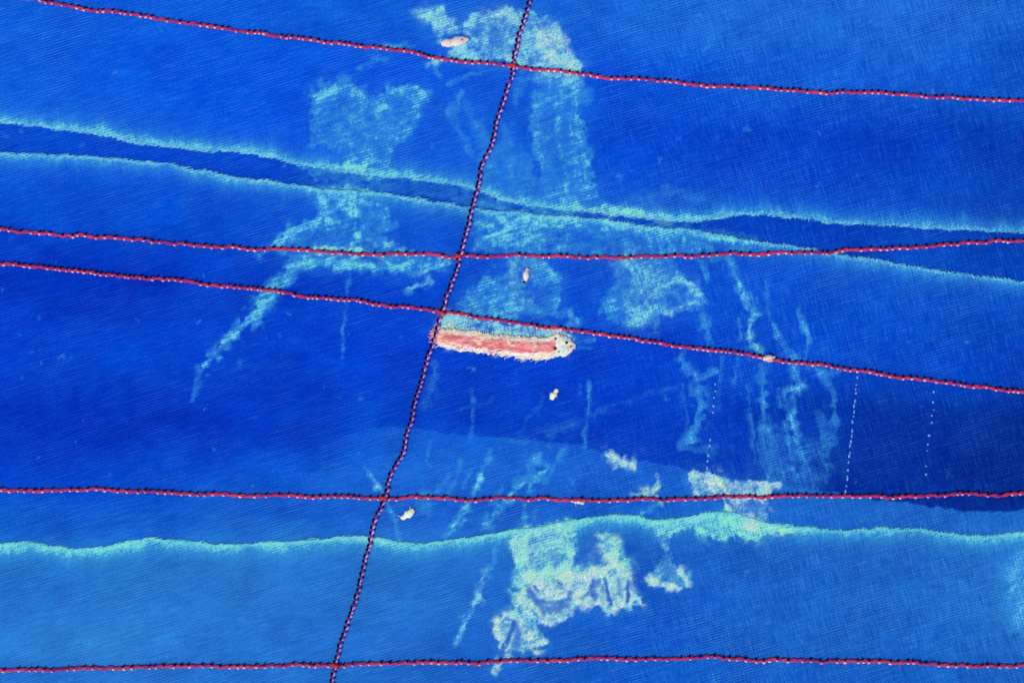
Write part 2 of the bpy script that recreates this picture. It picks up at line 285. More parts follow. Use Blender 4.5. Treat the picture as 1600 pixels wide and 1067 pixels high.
def stain_and_glare_masks(X, Y):
    """bleach (painted glare spot included), chalk, green, purple masks at the given points"""
    sh = X.shape
    X = X.ravel(); Y = Y.ravel()
    wx = X + (fbm(X / 22, Y / 22, 3, 4) - .5) * 20 + (fbm(X / 5, Y / 5, 4, 2) - .5) * 8
    wy = Y + (fbm(X / 22, Y / 22, 5, 4) - .5) * 20 + (fbm(X / 5, Y / 5, 6, 2) - .5) * 8
    B = np.zeros(X.shape); C = B.copy(); G = B.copy(); P = B.copy()
    mott = np.clip((fbm(X / 20, Y / 20, 7, 5) - .34) / .30, 0, 1)
    mot2 = np.clip((fbm(X / 7.5, Y / 5.2, 8, 3) - .32) / .32, 0, 1)
    rd = 1 - abs(2 * fbm(X / 17 + 3 * vnoise(X / 30, Y / 30, 91), Y / 21, 93, 4) - 1) * 5.5
    rd2 = 1 - abs(2 * fbm(X / 8, Y / 12, 97, 3) - 1) * 4.5
    ridge = np.clip(np.maximum(rd, rd2 * .8), 0, 1)
    mot2 = .55 * mot2 + .65 * ridge
    u, v = uv(X, Y)
    right = sstep(800, 1100, X)
    sk = np.clip((vnoise(u / 26, v / 2.4, 12) * (1 - right) + vnoise(u / 2.4, v / 22, 13) * right - .15) / .6, 0, 1.25)
    wid = fbm(X / 15, Y / 15, 15, 2)
    ero = .5 * fbm(X / 11, Y / 11, 17, 4) + .5 * vnoise(u / 9, v / 2.6, 18)
    for kind, pts, w, s, ch, gr, mo, stk in ST:
        if kind == 'l' and w < 30: s = min(.9, s * (1.18 if pts[0][0] > 1060 and pts[0][1] < 780 else 1.15))
        m = 30 + (w if kind == 'l' else 0)
        xs = [p[0] for p in pts]; ys = [p[1] for p in pts]
        sel = np.nonzero((X > min(xs) - m) & (X < max(xs) + m) & (Y > min(ys) - m) & (Y < max(ys) + m))[0]
        if not len(sel): continue
        x = wx[sel]; y = wy[sel]
        if kind == 'l':
            q_ = .45 if w < 24 else 1.0
            x = X[sel] * (1 - q_) + x * q_; y = Y[sel] * (1 - q_) + y * q_
            d = seg_dist(x, y, pts)
            r = w * .5 * (.55 + .95 * wid[sel])
            if w < 24: mo = min(1.0, mo + .25); r = r * (.35 + 1.0 * sstep(.3, .6, vnoise(X[sel] / 9, Y[sel] / 9, 19)))
            k = sstep(r * 1.55 + 2.0, r * .1, d)
        else:
            d = seg_dist(x, y, pts + [pts[0]])
            ins = inside(x, y, pts)
            sd_ = np.where(ins, d, -d)
            k = sstep(-w * .35, w * .65, sd_)
            k = k * (0.82 + 0.3 * sstep(w * 2.2, w * .6, sd_))
            halo = sstep(-26, 4, sd_) * s * .16 * (.4 + mott[sel])
            B[sel] = np.maximum(B[sel], halo)
        e_ = ero[sel]
        k = k * (.35 + .65 * sstep(e_ * 1.1 - .45, e_ * 1.1 + .22, k))
        f = (1 - mo) + mo * (0.50 * mott[sel] + 0.50 * mot2[sel]) * 1.25
        f = f * (1 - stk * .55 + stk * .75 * sk[sel])
        val = k * s * np.clip(f, 0, 1.3)
        old = B[sel]
        B[sel] = np.maximum(old, val) + 0.25 * np.minimum(old, val)
        cv = k * ch * np.clip((mot2[sel] * .6 + mott[sel] * .5) * 1.15, 0, 1)
        C[sel] = np.maximum(C[sel], cv)
        upd = val > old * .8
        G[sel] = np.where(upd, G[sel] * .3 + gr * .7, G[sel])
    for pts, w, s in CUT:
        xs = [p[0] for p in pts]; ys = [p[1] for p in pts]
        sel = np.nonzero((X > min(xs) - 30) & (X < max(xs) + 30) & (Y > min(ys) - 30) & (Y < max(ys) + 30))[0]
        if not len(sel): continue
        q = 0.45
        d = seg_dist(X[sel] * (1 - q) + wx[sel] * q, Y[sel] * (1 - q) + wy[sel] * q, pts)
        k = s * sstep(w * .66 + 1.8, w * .1, d) * np.clip(mot2[sel] * .9 + .5 - .15 * (w > 7), 0, 1)
        B[sel] *= (1 - k * .85); C[sel] *= (1 - k)
        if pts[0][1] > 900: P[sel] = np.maximum(P[sel], k)
    # loose specks
    for _ in range(260):
        cx, cy = rng_s.random() * 1600, rng_s.random() * 1067
        rr = 1.2 + rng_s.random() ** 3 * 4; ss = .12 + rng_s.random() * .2
        sel = np.nonzero((abs(X - cx) < 8) & (abs(Y - cy) < 8))[0]
        if len(sel):
            d = np.hypot(wx[sel] - cx, wy[sel] - cy)
            B[sel] = np.maximum(B[sel], ss * sstep(rr + 1.5, rr * .3, d))
    return B.reshape(sh), C.reshape(sh), G.reshape(sh), P.reshape(sh)

# ---------------------------------------------------------------- height of the cloths (mm)
def swell(x, y):
    return 3.0 * (fbm(x / 210, y / 150, 51, 2) - .5) + 1.2 * (fbm(x / 60, y / 40, 52, 2) - .5)
HZ = {'back': 2.0, 'up': 3.4, 'mid': 3.4, 'low': 4.2}
def cloth_z(x, y):
    x = np.asarray(x, float); y = np.asarray(y, float)
    z = np.full(x.shape, HZ['back'])
    z = np.where(y < L1(x), HZ['up'], z)
    z = np.where(y > L2(x), HZ['mid'], z)
    z = np.where(y > L3(x), HZ['low'], z)
    return z + swell(x, y)

# ---------------------------------------------------------------- materials
def new_mat(name):
    m = bpy.data.materials.new(name); m.use_nodes = True
    nt = m.node_tree; nt.nodes.clear()
    out = nt.nodes.new('ShaderNodeOutputMaterial')
    b = nt.nodes.new('ShaderNodeBsdfPrincipled')
    nt.links.new(b.outputs[0], out.inputs[0])
    return m, nt, b
def N(nt, t, **kw):
    n = nt.nodes.new(t)
    for k, v in kw.items(): setattr(n, k, v)
    return n
def math_n(nt, op, a, b=None, clamp=False):
    n = nt.nodes.new('ShaderNodeMath'); n.operation = op; n.use_clamp = clamp
    for i, v in enumerate((a, b)):
        if v is None: continue
        if isinstance(v, (int, float)): n.inputs[i].default_value = v
        else: nt.links.new(v, n.inputs[i])
    return n.outputs[0]
def mix_n(nt, f, a, b, blend='MIX'):
    n = nt.nodes.new('ShaderNodeMix'); n.data_type = 'RGBA'; n.blend_type = blend
    for i, v in ((0, f), (6, a), (7, b)):
        if isinstance(v, (int, float)): n.inputs[i].default_value = v
        elif isinstance(v, (tuple, list, np.ndarray)): n.inputs[i].default_value = (*[float(q) for q in v], 1.0)
        else: nt.links.new(v, n.inputs[i])
    return n.outputs[2]

def thread_noise(nt, su, sv, detail=1.0, rot=0.0, dist=0.0):
    tc = N(nt, 'ShaderNodeTexCoord')
    mp = N(nt, 'ShaderNodeMapping'); mp.vector_type = 'TEXTURE'
    mp.inputs['Rotation'].default_value = (0, 0, TH + rot)
    nt.links.new(tc.outputs['Object'], mp.inputs['Vector'])
    mp2 = N(nt, 'ShaderNodeMapping')
    mp2.inputs['Scale'].default_value = (1 / (su * S), 1 / (sv * S), 1)
    nt.links.new(mp.outputs[0], mp2.inputs['Vector'])
    sp = N(nt, 'ShaderNodeSeparateXYZ'); nt.links.new(mp2.outputs[0], sp.inputs[0])
    cb = N(nt, 'ShaderNodeCombineXYZ'); nt.links.new(sp.outputs[0], cb.inputs[0]); nt.links.new(sp.outputs[1], cb.inputs[1])
    nz = N(nt, 'ShaderNodeTexNoise'); nz.noise_dimensions = '2D'
    nz.inputs['Scale'].default_value = 1.0; nz.inputs['Detail'].default_value = detail; nz.inputs['Distortion'].default_value = dist
    nt.links.new(cb.outputs[0], nz.inputs['Vector'])
    return nz.outputs[0], mp.outputs[0]

def cloth_material():
    m, nt, b = new_mat('woven_blue_cloth')
    dy = N(nt, 'ShaderNodeAttribute'); dy.attribute_name = 'base_tint'
    st = N(nt, 'ShaderNodeAttribute'); st.attribute_name = 'stain_and_glare'
    sp = N(nt, 'ShaderNodeSeparateColor'); nt.links.new(st.outputs['Color'], sp.inputs[0])
    bleach, chalk, green = sp.outputs[0], sp.outputs[1], sp.outputs[2]
    purple = st.outputs['Alpha']
    weft, rot = thread_noise(nt, 90, 2.1, 1.5)
    weft2, _ = thread_noise(nt, 34, 3.2, 1.0)
    warp, _ = thread_noise(nt, 2.2, 34, 1.5)
    patch, _ = thread_noise(nt, 120, 90, 2.0)
    grain, _ = thread_noise(nt, 3.4, 3.0, 2.0)
    blot, _ = thread_noise(nt, 15.0, 8.5, 4.0, .4, .6)
    # where along the cloth the warp shows
    tc = N(nt, 'ShaderNodeTexCoord'); sx = N(nt, 'ShaderNodeSeparateXYZ'); nt.links.new(tc.outputs['Object'], sx.inputs[0])
    mr = N(nt, 'ShaderNodeMapRange'); mr.inputs[1].default_value = -0.05; mr.inputs[2].default_value = 0.35
    mr.inputs[3].default_value = 0.12; mr.inputs[4].default_value = 1.0
    nt.links.new(sx.outputs[0], mr.inputs[0])
    # regular thread pitch
    wv = N(nt, 'ShaderNodeTexWave'); wv.wave_type = 'BANDS'; wv.bands_direction = 'Y'; wv.wave_profile = 'SIN'
    wv.inputs['Scale'].default_value = 2 * math.pi / 20 / (4.15 * S) ; wv.inputs['Distortion'].default_value = 1.3
    wv.inputs['Detail'].default_value = 1.0; wv.inputs['Detail Scale'].default_value = 0.06
    nt.links.new(rot, wv.inputs['Vector'])
    wx = N(nt, 'ShaderNodeTexWave'); wx.wave_type = 'BANDS'; wx.bands_direction = 'X'; wx.wave_profile = 'SIN'
    wx.inputs['Scale'].default_value = 2 * math.pi / 20 / (4.6 * S); wx.inputs['Distortion'].default_value = 1.3
    wx.inputs['Detail'].default_value = 1.0; wx.inputs['Detail Scale'].default_value = 0.06
    nt.links.new(rot, wx.inputs['Vector'])
    p = math_n(nt, 'MULTIPLY', math_n(nt, 'SUBTRACT', patch, 0.30), 2.6, True)
    a1 = math_n(nt, 'MULTIPLY', math_n(nt, 'MULTIPLY', math_n(nt, 'SUBTRACT', weft, 0.5), .50), math_n(nt, 'ADD', p, .35))
    a2 = math_n(nt, 'MULTIPLY', math_n(nt, 'SUBTRACT', weft2, 0.5), .60)
    a3 = math_n(nt, 'MULTIPLY', math_n(nt, 'MULTIPLY', math_n(nt, 'SUBTRACT', warp, 0.5), 1.15), mr.outputs[0])
    a4 = math_n(nt, 'MULTIPLY', math_n(nt, 'MULTIPLY', math_n(nt, 'SUBTRACT', wv.outputs[1], 0.5), .66), p)
    a5 = math_n(nt, 'MULTIPLY', math_n(nt, 'MULTIPLY', math_n(nt, 'SUBTRACT', wx.outputs[1], 0.5), .24), math_n(nt, 'MULTIPLY', p, mr.outputs[0]))
    a6 = math_n(nt, 'MULTIPLY', math_n(nt, 'SUBTRACT', grain, 0.5), .75)
    th = a1
    for a in (a2, a3, a4, a5, a6): th = math_n(nt, 'ADD', th, a)
    sg = N(nt, 'ShaderNodeSeparateColor'); nt.links.new(dy.outputs['Color'], sg.inputs[0])
    amp = math_n(nt, 'ADD', math_n(nt, 'MULTIPLY', sg.outputs[1], 8.0), .30)
    amp = math_n(nt, 'MINIMUM', amp, 1.0)
    bth = th
    th = math_n(nt, 'MULTIPLY', th, amp)
    # dyed thread colour: threads differ in how much dye they hold
    hi = math_n(nt, 'MAXIMUM', th, 0.0); lo = math_n(nt, 'MAXIMUM', math_n(nt, 'MULTIPLY', th, -1.0), 0.0)
    faded = mix_n(nt, 1.0, dy.outputs['Color'], alb(0, 18, 96) * 0 + np.array([.008, .030, .10]), 'ADD')
    light = mix_n(nt, 1.0, dy.outputs['Color'], np.array([.045, .13, .15]), 'ADD')
    c = mix_n(nt, math_n(nt, 'MULTIPLY', hi, .85, True), dy.outputs['Color'], light)
    deep = mix_n(nt, 1.0, dy.outputs['Color'], np.array([.25, .45, .66]), 'MULTIPLY')
    c = mix_n(nt, math_n(nt, 'MULTIPLY', lo, 1.15, True), c, deep)
    # bleaching follows the threads
    bl = math_n(nt, 'MULTIPLY', bleach, math_n(nt, 'ADD', math_n(nt, 'ADD', math_n(nt, 'MULTIPLY', bth, .8), math_n(nt, 'MULTIPLY', math_n(nt, 'ADD', math_n(nt, 'SUBTRACT', blot, .5), math_n(nt, 'MULTIPLY', math_n(nt, 'SUBTRACT', grain, .5), .7)), 1.0)), 1.0), True)
    cy = mix_n(nt, green, alb(116, 206, 234), alb(122, 230, 204))
    mid = mix_n(nt, green, alb(54, 142, 220), alb(64, 164, 206))
    f1 = math_n(nt, 'MULTIPLY', bl, 1.75, True)
    f2 = math_n(nt, 'MULTIPLY', math_n(nt, 'SUBTRACT', bl, .46), 1.9, True)
    c = mix_n(nt, f1, c, mid)
    c = mix_n(nt, f2, c, cy)
    ck = mix_n(nt, math_n(nt, 'MULTIPLY', math_n(nt, 'SUBTRACT', grain, .42), 4.0, True), alb(176, 200, 216), alb(220, 240, 224))
    ck = mix_n(nt, math_n(nt, 'MULTIPLY', green, math_n(nt, 'MULTIPLY', green, .8)), ck, alb(222, 236, 150))
    c = mix_n(nt, math_n(nt, 'MULTIPLY', math_n(nt, 'ADD', math_n(nt, 'MULTIPLY', chalk, 1.05), math_n(nt, 'MULTIPLY', math_n(nt, 'MULTIPLY', math_n(nt, 'SUBTRACT', blot, .5), 2.4), chalk)), 1.25, True), c, ck)
    c = mix_n(nt, math_n(nt, 'MULTIPLY', purple, .75, True), c, alb(60, 84, 190))
    nt.links.new(c, b.inputs['Base Color'])
    b.inputs['Roughness'].default_value = 1.0
    b.inputs['Specular IOR Level'].default_value = 0.0
    bp = N(nt, 'ShaderNodeBump'); bp.inputs['Strength'].default_value = 0.35; bp.inputs['Distance'].default_value = 0.0012
    h = math_n(nt, 'ADD', math_n(nt, 'MULTIPLY', th, .6), math_n(nt, 'MULTIPLY', math_n(nt, 'MULTIPLY', chalk, grain), 2.0))
    nt.links.new(h, bp.inputs['Height']); nt.links.new(bp.outputs[0], b.inputs['Normal'])
    return m
M_CLOTH = cloth_material()

def yarn_material(name, c1, c2, rough=.6, spec=.25, scale=900):
    m, nt, b = new_mat(name)
    tc = N(nt, 'ShaderNodeTexCoord')
    nz = N(nt, 'ShaderNodeTexNoise'); nz.inputs['Scale'].default_value = scale; nz.inputs['Detail'].default_value = 2
    nt.links.new(tc.outputs['Object'], nz.inputs['Vector'])
    nz2 = N(nt, 'ShaderNodeTexNoise'); nz2.inputs['Scale'].default_value = 22; nz2.inputs['Detail'].default_value = 2
    nt.links.new(tc.outputs['Object'], nz2.inputs['Vector'])
    f = math_n(nt, 'ADD', math_n(nt, 'MULTIPLY', math_n(nt, 'SUBTRACT', nz.outputs[0], .5), 1.6), math_n(nt, 'MULTIPLY', math_n(nt, 'SUBTRACT', nz2.outputs[0], .5), 2.2))
    f = math_n(nt, 'ADD', f, .5, True)
    nt.links.new(mix_n(nt, f, c1, c2), b.inputs['Base Color'])
    b.inputs['Roughness'].default_value = rough; b.inputs['Specular IOR Level'].default_value = spec
    return m
M_RED = yarn_material('crimson_yarn', alb(134, 30, 112), alb(216, 52, 92))
M_PLUM = yarn_material('plum_yarn', alb(70, 26, 110), alb(140, 58, 160))
M_PALE = yarn_material('pale_pink_glint', alb(214, 120, 170), alb(250, 200, 222), .4, .4)  # glint on the level cords, put in as bead colour
M_LILAC = yarn_material('lilac_glint', alb(160, 104, 206), alb(226, 178, 244), .4, .4)  # glint on the upright cord, put in as bead colour
M_NAVY = yarn_material('shade_bead_and_scrap_black', np.array([.001, .001, .010]), np.array([.004, .003, .028]), .7, .1)  # painted shade of the cord beads, also the scrap's black end
M_KNOT = yarn_material('scarlet_yarn', alb(176, 30, 60), alb(216, 64, 74))
M_FRINGE = yarn_material('bleached_thread', alb(90, 190, 240), alb(150, 235, 240), .8, .1, 200)
M_FRINGE2 = yarn_material('half_bleached_thread', alb(60, 150, 232), alb(120, 205, 244), .8, .1, 200)
M_FRINGE3 = yarn_material('sea_green_thread', alb(84, 200, 220), alb(140, 238, 222), .8, .1, 200)
M_WISP = yarn_material('white_cyan_wool', alb(120, 205, 235), alb(236, 246, 236), .8, .1, 300)
M_WHITEF = yarn_material('cream_wool', alb(236, 206, 204), alb(252, 244, 232), .85, .1, 300)
M_PINKF = yarn_material('pink_wool', alb(226, 128, 140), alb(250, 176, 176), .85, .1, 300)
M_HOLE = yarn_material('dark_green_speck', np.array([.005, .02, .012]), np.array([.02, .05, .03]), .8, .1)
M_STITCH = yarn_material('sky_blue_thread', alb(66, 132, 228), alb(136, 188, 250), .7, .1)

# ---------------------------------------------------------------- mesh helpers
def mesh_from(name, V, F, mat, parent=None, smooth=True):
    V = np.asarray(V, dtype=np.float32); me = bpy.data.meshes.new(name)
    F = np.asarray(F, dtype=np.int32)
    me.vertices.add(len(V)); me.vertices.foreach_set('co', V.ravel())
    k = F.shape[1]
    me.loops.add(F.size); me.loops.foreach_set('vertex_index', F.ravel())
    me.polygons.add(len(F)); me.polygons.foreach_set('loop_start', np.arange(0, F.size, k, dtype=np.int32))
    me.polygons.foreach_set('loop_total', np.full(len(F), k, dtype=np.int32))
    me.update(calc_edges=True)
    if smooth: me.polygons.foreach_set('use_smooth', np.ones(len(F), bool))
    me.validate()
    me.materials.append(mat)
    o = bpy.data.objects.new(name, me); COL.objects.link(o)
    if parent is not None: o.parent = parent
    return o
def tag(o, label=None, cat=None, group=None, kind=None):
    if label: o['label'] = label
    if cat: o['category'] = cat
    if group: o['group'] = group
    if kind: o['kind'] = kind
    return o
def empty(name, loc, label, cat, group=None):
    o = bpy.data.objects.new(name, None); COL.objects.link(o)
    o.location = loc; o.empty_display_size = .02
    tag(o, label, cat, group); return o
def add_attr(me, name, arr):
    a = me.color_attributes.new(name, 'FLOAT_COLOR', 'POINT')
    a.data.foreach_set('color', np.ascontiguousarray(arr, dtype=np.float32).ravel())

class Tubes:
    """collects tubes and blobs (coordinates in mm drawing space), builds one mesh"""
    def __init__(s, org=(800.0, 533.5, 0.0)): s.V = []; s.F = []; s.n = 0; s.org = org
    def tube(s, P, R, k=6, flat=1.0):
        P = np.asarray(P, float); n = len(P)
        R = np.broadcast_to(np.asarray(R, float), (n,))
        T = np.gradient(P, axis=0); T /= np.linalg.norm(T, axis=1)[:, None] + 1e-9
        up = np.array([0, 0, 1.0]); A = np.cross(T, up); na = np.linalg.norm(A, axis=1)
        A = np.where(na[:, None] < .1, np.array([1.0, 0, 0]), A); A /= np.linalg.norm(A, axis=1)[:, None]
        B = np.cross(A, T)
        ang = np.arange(k) * 2 * math.pi / k
        V = P[:, None] + R[:, None, None] * (A[:, None] * np.cos(ang)[None, :, None] + B[:, None] * flat * np.sin(ang)[None, :, None])
        V = V.reshape(-1, 3)
        i = np.arange(n - 1)[:, None] * k; j = np.arange(k)[None]; j2 = (j + 1) % k
        F = np.stack([i + j, i + j2, i + k + j2, i + k + j], -1).reshape(-1, 4) + s.n
        s.V.append(V); s.F.append(F); s.n += len(V)
    def blob(s, c, ax, r):
        """ellipsoid; ax = in-plane axis direction, r = radii (along, across, up)"""
        a = math.atan2(ax[1], ax[0]); ca, sa = math.cos(a), math.sin(a)
        k, m = 7, 5
        pts = []
        for q in range(m):
            ph = math.pi * (q + .02 if q == 0 else (q - .02 if q == m - 1 else q)) / (m - 1)
            for t in range(k):
                th = 2 * math.pi * t / k
                x, y, z = math.sin(ph) * math.cos(th) * r[0], math.sin(ph) * math.sin(th) * r[1], math.cos(ph) * r[2]
                pts.append((c[0] + x * ca - y * sa, c[1] + x * sa + y * ca, c[2] + z))
        i = np.arange(m - 1)[:, None] * k; j = np.arange(k)[None]; j2 = (j + 1) % k
        F = np.stack([i + j, i + j2, i + k + j2, i + k + j], -1).reshape(-1, 4) + s.n
        s.V.append(np.array(pts)); s.F.append(F); s.n += len(pts)
    def build(s, name, mat, parent=None, smooth=True):
        V = np.concatenate(s.V); F = np.concatenate(s.F)
        V = (V - np.array(s.org)) * S; V[:, 1] *= -1
        return mesh_from(name, V, F[:, ::-1], mat, parent, smooth)

# ---------------------------------------------------------------- ground
def ground():
    m, nt, b = new_mat('packed_sand')
    tc = N(nt, 'ShaderNodeTexCoord'); nz = N(nt, 'ShaderNodeTexNoise'); nz.inputs['Scale'].default_value = 14; nz.inputs['Detail'].default_value = 8
    nt.links.new(tc.outputs['Object'], nz.inputs['Vector'])
    nt.links.new(mix_n(nt, nz.outputs[0], (.16, .13, .10), (.36, .31, .25)), b.inputs['Base Color'])
    bp = N(nt, 'ShaderNodeBump'); bp.inputs['Distance'].default_value = .01; nt.links.new(nz.outputs[0], bp.inputs['Height']); nt.links.new(bp.outputs[0], b.inputs['Normal'])
    b.inputs['Roughness'].default_value = .95
    R = 60
    o = mesh_from('ground', [(-R, -R, -.006), (R, -R, -.006), (R, R, -.006), (-R, R, -.006)], [(0, 1, 2, 3)], m, smooth=False)
    tag(o, kind='structure')
ground()

# ---------------------------------------------------------------- the cloths
xs = np.concatenate([np.arange(-380, -20, 18.0), np.arange(-20, 1622, 2.0), np.arange(1638, 2000, 18.0)])
def cloth_sheet(name, edge, side, inner, outer, zbase, label, lower=False, glow=None, lift=1.0, edge2=None):
    """edge(x): worn border; side +1 = cloth lies below it in the drawing, -1 above"""
    if edge2 is None:
        rows = np.concatenate([[-0.01, 0, .8, 1.8], np.arange(3.6, inner, 2.0), np.arange(inner, outer + 1, 18.0)])
        E = edge(xs)[None, :]; r = rows[:, None] * np.ones_like(E)
        Y = E + side * r; X = np.broadcast_to(xs[None, :], Y.shape).copy()
    else:
        rows = np.linspace(0, 1, inner); E = edge(xs)[None, :]; E2 = edge2(xs)[None, :]
        Y = E + (E2 - E) * rows[:, None]; X = np.broadcast_to(xs[None, :], Y.shape).copy(); r = Y * 0 + 99
    B, C, G, P = stain_and_glare_masks(X, Y)
    if glow is not None:  # bleached band along the worn border
        gs, gw, gg = glow
        n = fbm(X / 34, Y * 0 + 2, gw, 3)
        amp = gs(X) * (0.72 + .7 * (n - .5))
        u, v = uv(X, Y)
        jag = (vnoise(u / 7, v / 30, gw + 3) - .5) * 4.5 + (vnoise(X / 22, Y * 0, gw + 8) - .5) * 6
        wd = 16.0 if gw == 121 else 13.0
        rr = np.maximum(r + jag * sstep(0, 8, r), 0)
        k = np.exp(-(rr / wd) ** 1.5) + .22 * np.exp(-rr / 30)
        E_ = amp * k
        G = np.where(E_ > B, gg, G)
        B = np.maximum(B, E_) + .2 * np.minimum(B, E_)
    Z = zbase + swell(X, Y) + 0.4 * np.exp(-r / 9.0) * lift * (edge2 is None)
    Z = Z + 1.1 * C * fbm(X / 5, Y / 5, 77, 2) - 1.4 * P
    fib = vnoise(*[q for q in (uv(X, Y)[0] / 40, uv(X, Y)[1] / 3.0)], 61)
    Z = Z + .35 * fib
    if edge2 is None: Z[0] -= .7
    D = base_tint(X, Y, lower)
    if edge2 is not None:
        keep = np.interp(X, [300, 440, 590, 615, 690, 770, 850, 900], [1, 1, .9, .30, .35, .50, .55, .25])
        B = B * keep; D = D * np.array([.7, .80, .86])
    V = np.stack([(X - 800) * S, (533.5 - Y) * S, Z * S], -1).reshape(-1, 3)
    n, m_ = X.shape
    i = np.arange(n - 1)[:, None] * m_; j = np.arange(m_ - 1)[None]
    F = np.stack([i + j, i + j + 1, i + m_ + j + 1, i + m_ + j], -1).reshape(-1, 4)
    if side > 0: F = F[:, ::-1]
    o = mesh_from('cloth_panel', V, F, M_CLOTH)
    o.name = name
    add_attr(o.data, 'base_tint', np.concatenate([D.reshape(-1, 3), np.ones((V.shape[0], 1))], 1))
    add_attr(o.data, 'stain_and_glare', np.stack([np.clip(B, 0, 1), np.clip(C, 0, 1), np.clip(G, 0, 1), np.clip(P, 0, 1)], -1).reshape(-1, 4))
    tag(o, label, 'cloth')
    return o
class _R:                                    # specks must fall on the same spots for every panel
    pass
def panel(*a, **k):
    global rng_s
    rng_s = np.random.default_rng(5)
    return cloth_sheet(*a, **k)
back = panel('blue_cloth', lambda x: L1(x) - 45, 1, 60, 0, HZ['back'], 'deep blue backing cloth showing in the narrow gap between the two upper pale edges', edge2=lambda x: L2(x) + 45)
up = panel('blue_cloth', L1, -1, 400, 740, HZ['up'], 'uppermost blue cloth with a pale worn lower edge and bleached cloud at its top',
           glow=(lambda x: np.interp(x, [0, 300, 480, 800, 1100, 1300, 1600], [.98, .90, .86, .80, .84, .64, .58]), 101, .30))
mid = panel('blue_cloth', L2, 1, 650, 690, HZ['mid'], 'broad middle blue cloth carrying the pink fleece strip and long pale drips',
            glow=(lambda x: np.interp(x, [0, 300, 480, 800, 1100, 1300, 1600], [.62, .62, .82, .68, .66, .62, .56]), 111, .35))
low = panel('blue_cloth', L3, 1, 300, 620, HZ['low'], 'lowest faded blue cloth with a turquoise worn top edge and crusty white patch', lower=True,
            glow=(lambda x: np.interp(x, [0, 300, 480, 600, 1100, 1300, 1600], [1.0, 1.0, .92, .90, 1.05, .78, .78]), 121, .62))

# frayed thread ends along the three worn borders
def fringe(edge, side, parent, mats, seed, amount=1.0):
    r = random.Random(seed)
    sets = [Tubes() for _ in mats]
    x = -60.0
    while x < 1660:
        x += r.uniform(.7, 1.7) / amount
        e = float(edge(np.array([x]))[0])
        warpy = r.random() < (0.08 if x < 800 else .30 + .45 * min(1, (x - 800) / 400))
        if warpy: a = math.radians(90 - 16.5 + r.gauss(0, 9)); d = (math.cos(a), math.sin(a))
        else: a = -TH + r.gauss(0, .10); d = (math.cos(a), math.sin(a))
        sgn = -side if warpy else (1 if side > 0 else -1)      # which way the free end points
        if warpy: tip = (d[0] * -side, d[1] * -side)
        else: tip = (d[0] * sgn, d[1] * sgn)
        back_l = r.uniform(3, 7) if warpy else r.uniform(5, 12); out_l = r.uniform(.5, 3) if warpy else r.uniform(.5, 6)
        p0 = np.array([x - tip[0] * back_l, e - tip[1] * back_l]); p1 = np.array([x + tip[0] * out_l, e + tip[1] * out_l])
        P = []
        bow = r.gauss(0, 1.0)
        for t in np.linspace(0, 1, 5):
            q = p0 * (1 - t) + p1 * t
            q = q + np.array([-tip[1], tip[0]]) * bow * math.sin(t * 3.14)
            z0 = float(swell(np.array([q[0]]), np.array([q[1]]))[0]) + (HZ['low'] if edge is L3 else HZ['up'])
            P.append((q[0], q[1], z0 + .5 + .2 * math.sin(t * 3.14) - 1.8 * max(0, t - .7) - 2.4 * max(0, .25 - t)))
        R = np.array([.15, .5, .6, .5, .2]) * r.uniform(.6, 1.1)
        r_i = r.random(); k = 0 if r_i < .6 else min(len(mats) - 1, 1)
        sets[k].tube(P, R, 4, .38)
    for s_, m_ in zip(sets, mats):
        o = s_.build('frayed_threads', m_, parent, False); o['kind'] = 'stuff'
fringe(L1, -1, up, [M_FRINGE2, M_FRINGE], 3, .8)
fringe(L2, 1, mid, [M_FRINGE2, M_FRINGE], 4, .8)
fringe(L3, 1, low, [M_FRINGE3, M_FRINGE], 5, .9)

# ---------------------------------------------------------------- cords
def path_fn(pts, seed, vertical=False):
    """dense path with hand-laid wobble, every 1.5 mm"""
    P = np.array(pts, float)
    t = np.concatenate([[0], np.cumsum(np.hypot(*np.diff(P, axis=0).T))])
    s_ = np.arange(0, t[-1], 1.5)
    x = sum(np.interp(s_ + o, t, P[:, 0]) for o in (-9, 0, 9)) / 3; y = sum(np.interp(s_ + o, t, P[:, 1]) for o in (-9, 0, 9)) / 3
    w = (vnoise(s_ / 26, s_ * 0, seed) - .5) * 3.4 + (vnoise(s_ / 8, s_ * 0, seed + 2) - .5) * 2.6
    if vertical: x = x + w
    else: y = y + w
    return s_, x, y
def smooth1(a, n):
    k = np.ones(n) / n
    return np.convolve(np.pad(a, n // 2, mode='edge'), k, 'valid')[:len(a)]

